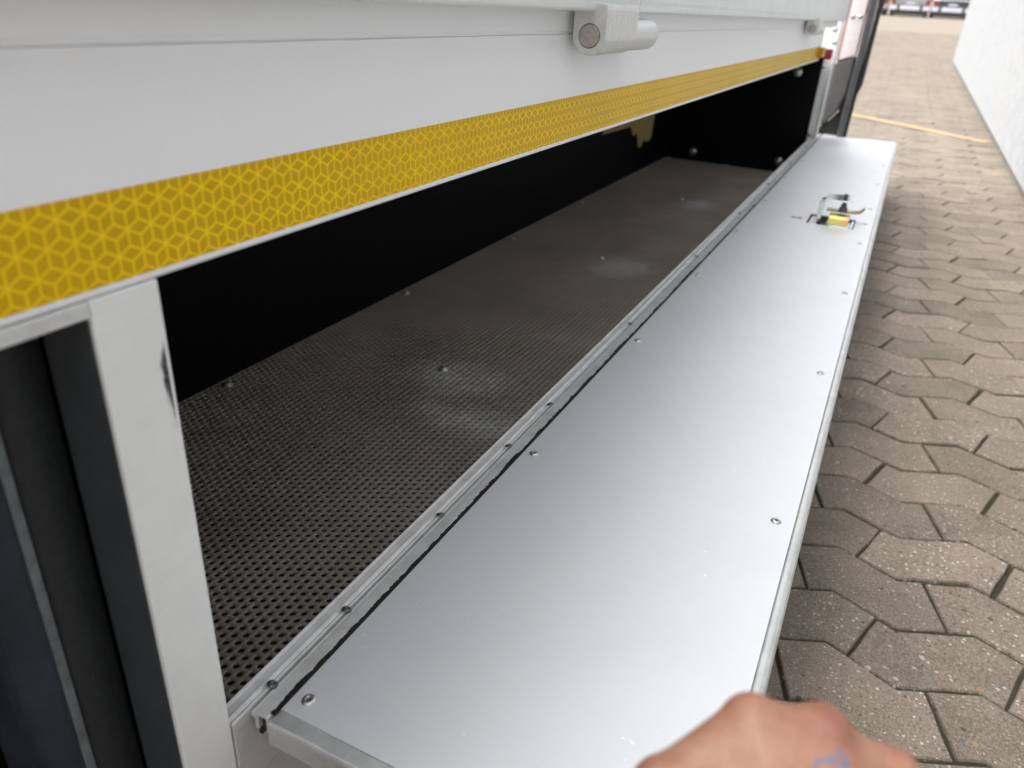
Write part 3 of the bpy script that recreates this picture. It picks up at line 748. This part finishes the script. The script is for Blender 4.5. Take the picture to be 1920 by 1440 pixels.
# ------------------------------------------------------------------ hand
def hand():
    h0 = Vector((0, 0, CAM_H))
    K = [Vector((.0100, .2375, .6580)), Vector((.0360, .2465, .6575)), Vector((.0660, .2525, .6440)), Vector((.0880, .2500, .6300))]     # knuckles, index to little finger
    W = Vector((.068, .155, .632))                                    # wrist
    bm = bmesh.new()
    def capsule(p0, p1, r0, r1, n=14):
        d = (p1 - p0); ln = d.length; q = d.to_track_quat('Z', 'Y').to_matrix().to_4x4()
        prof = [(0, -r0)] + [(r0 * math.sin(t), -r0 * math.cos(t)) for t in (.4, .8, 1.2, 1.5708)] + [(r1 * math.cos(t), ln + r1 * math.sin(t)) for t in (0, .4, .8, 1.2)] + [(0, ln + r1)]
        b2 = bmesh.new(); lathe(b2, prof, n)
        b2.transform(Matrix.Translation(p0) @ q); me = bpy.data.meshes.new('tmp'); b2.to_mesh(me); b2.free(); bm.from_mesh(me); bpy.data.meshes.remove(me)
    spread = [Vector((-.012, 0, .000)), Vector((-.003, 0, .004)), Vector((.006, 0, .001)), Vector((.014, 0, -.003))]
    for i, k in enumerate(K):
        r = (.0140, .0136, .0125, .0110)[i]
        capsule(W + spread[i], k - Vector((0, 0, .0012)), .0155, r * .96)
        capsule(k.lerp(W, .35) + Vector((0, 0, -.002)), k + Vector((0, -.006, -.003)), .0165, .0140)
        ln1, ln2, ln3 = ((.044, .026, .022), (.048, .030, .023), (.044, .028, .022), (.034, .021, .020))[i]
        p1 = k + Vector((.004 * (i - 1), .62, -.78)).normalized() * ln1
        p2 = p1 + Vector((0, -.45, -.89)).normalized() * ln2
        p3 = p2 + Vector((0, -.93, -.35)).normalized() * ln3
        capsule(k, p1, r, r * .86); capsule(p1, p2, r * .86, r * .78); capsule(p2, p3, r * .78, r * .68)
    for a_, b_ in ((0, 1), (1, 2), (2, 3)):
        for t_, dz in ((.02, .0015 if a_ == 0 else .004), (.15, .001), (.3, .0), (.5, 0)): capsule(K[a_].lerp(W, t_) - Vector((0, 0, dz)), K[b_].lerp(W, t_) - Vector((0, 0, dz)), .0138, .0132)
    # thumb root, thumb, web
    t0 = W + Vector((-.022, .012, -.008)); t1 = Vector((-.016, .2040, .6420)); t2 = Vector((-.020, .226, .618)); t3 = Vector((-.006, .243, .602))
    capsule(t0, t1, .018, .0145); capsule(t1, t2, .0135, .0115); capsule(t2, t3, .0112, .0095)
    capsule(t1 + Vector((.004, .002, .002)), K[0] + Vector((-.002, -.004, -.004)), .0140, .0140)
    capsule(t1 + Vector((.010, .006, .002)), K[1].lerp(W, .2), .0145, .0145)
    capsule(t1.lerp(W, .3), K[0].lerp(W, .3), .015, .0145)
    # palm body, wrist, forearm
    for a_, b_ in ((0, 1), (1, 2), (2, 3)): capsule(K[a_].lerp(W, .25) - Vector((0, 0, .014)), K[b_].lerp(W, .25) - Vector((0, 0, .014)), .015, .015)
    capsule(W + Vector((-.014, 0, 0)), W + Vector((.014, 0, -.004)), .021, .020)
    capsule(W, Vector((.20, -.13, .52)), .026, .041); capsule(Vector((.20, -.13, .52)), Vector((.31, -.33, .44)), .041, .046)
    me = new_mesh('hand', bm, 'skin', True)
    root = link('person', None, None, (.31, -.33, 0), label='bare right hand with blue tattoo on its back, fist closed', category='person')
    o = link('hand', me, root); o.matrix_parent_inverse = Matrix.Translation((-.31, .33, 0))
    md = o.modifiers.new('remesh', 'REMESH'); md.mode = 'VOXEL'; md.voxel_size = .0021; md.use_smooth_shade = True
    md = o.modifiers.new('smooth', 'SMOOTH'); md.factor = .6; md.iterations = 16
    return root, K, W
person, K, W = hand()

# tattoo strokes, laid on the skin
hand_obj = [c for c in person.children][0]
CR, CU, CB = Vector((.9031, .4271, .0437)), Vector((-.2353, .4073, .8825)), Vector((.3591, -.8073, .4684))
def stroke(pts, w):
    """pts: (right, up) in metres over the back of the hand"""
    bm = bmesh.new(); c = Vector((.0357, .2397, .6684))
    fine = []
    for a_, b_ in zip(pts[:-1], pts[1:]):
        for i in range(4): fine.append(Vector(a_).lerp(Vector(b_), i / 4))
    fine.append(Vector(pts[-1])); A, B = [], []
    for i, p in enumerate(fine):
        d = (fine[min(i + 1, len(fine) - 1)] - fine[max(i - 1, 0)]).normalized(); n = Vector((-d.y, d.x)) * w
        for lst, q in ((A, p + n), (B, p - n)): lst.append(bm.verts.new(c + CR * q.x + CU * (q.y * 1.7 + .002) + CB * .012))
    for i in range(len(fine) - 1): bm.faces.new((A[i], B[i], B[i + 1], A[i + 1]))
    o = link('tattoo', new_mesh('tattoo', bm, 'tattoo_ink', True), person); o.matrix_parent_inverse = Matrix.Translation((-.31, .33, 0))
    md = o.modifiers.new('wrap', 'SHRINKWRAP'); md.target = hand_obj; md.wrap_method = 'NEAREST_SURFACEPOINT'; md.wrap_mode = 'ABOVE_SURFACE'; md.offset = .0002
stroke([(-.0085, -.0052), (-.0055, -.0034), (-.0020, -.0044)], .0009)
stroke([(-.0024, -.0016), (.0012, -.0050), (.0046, -.0054), (.0064, -.0030), (.0050, -.0004), (.0030, -.0010)], .0012)
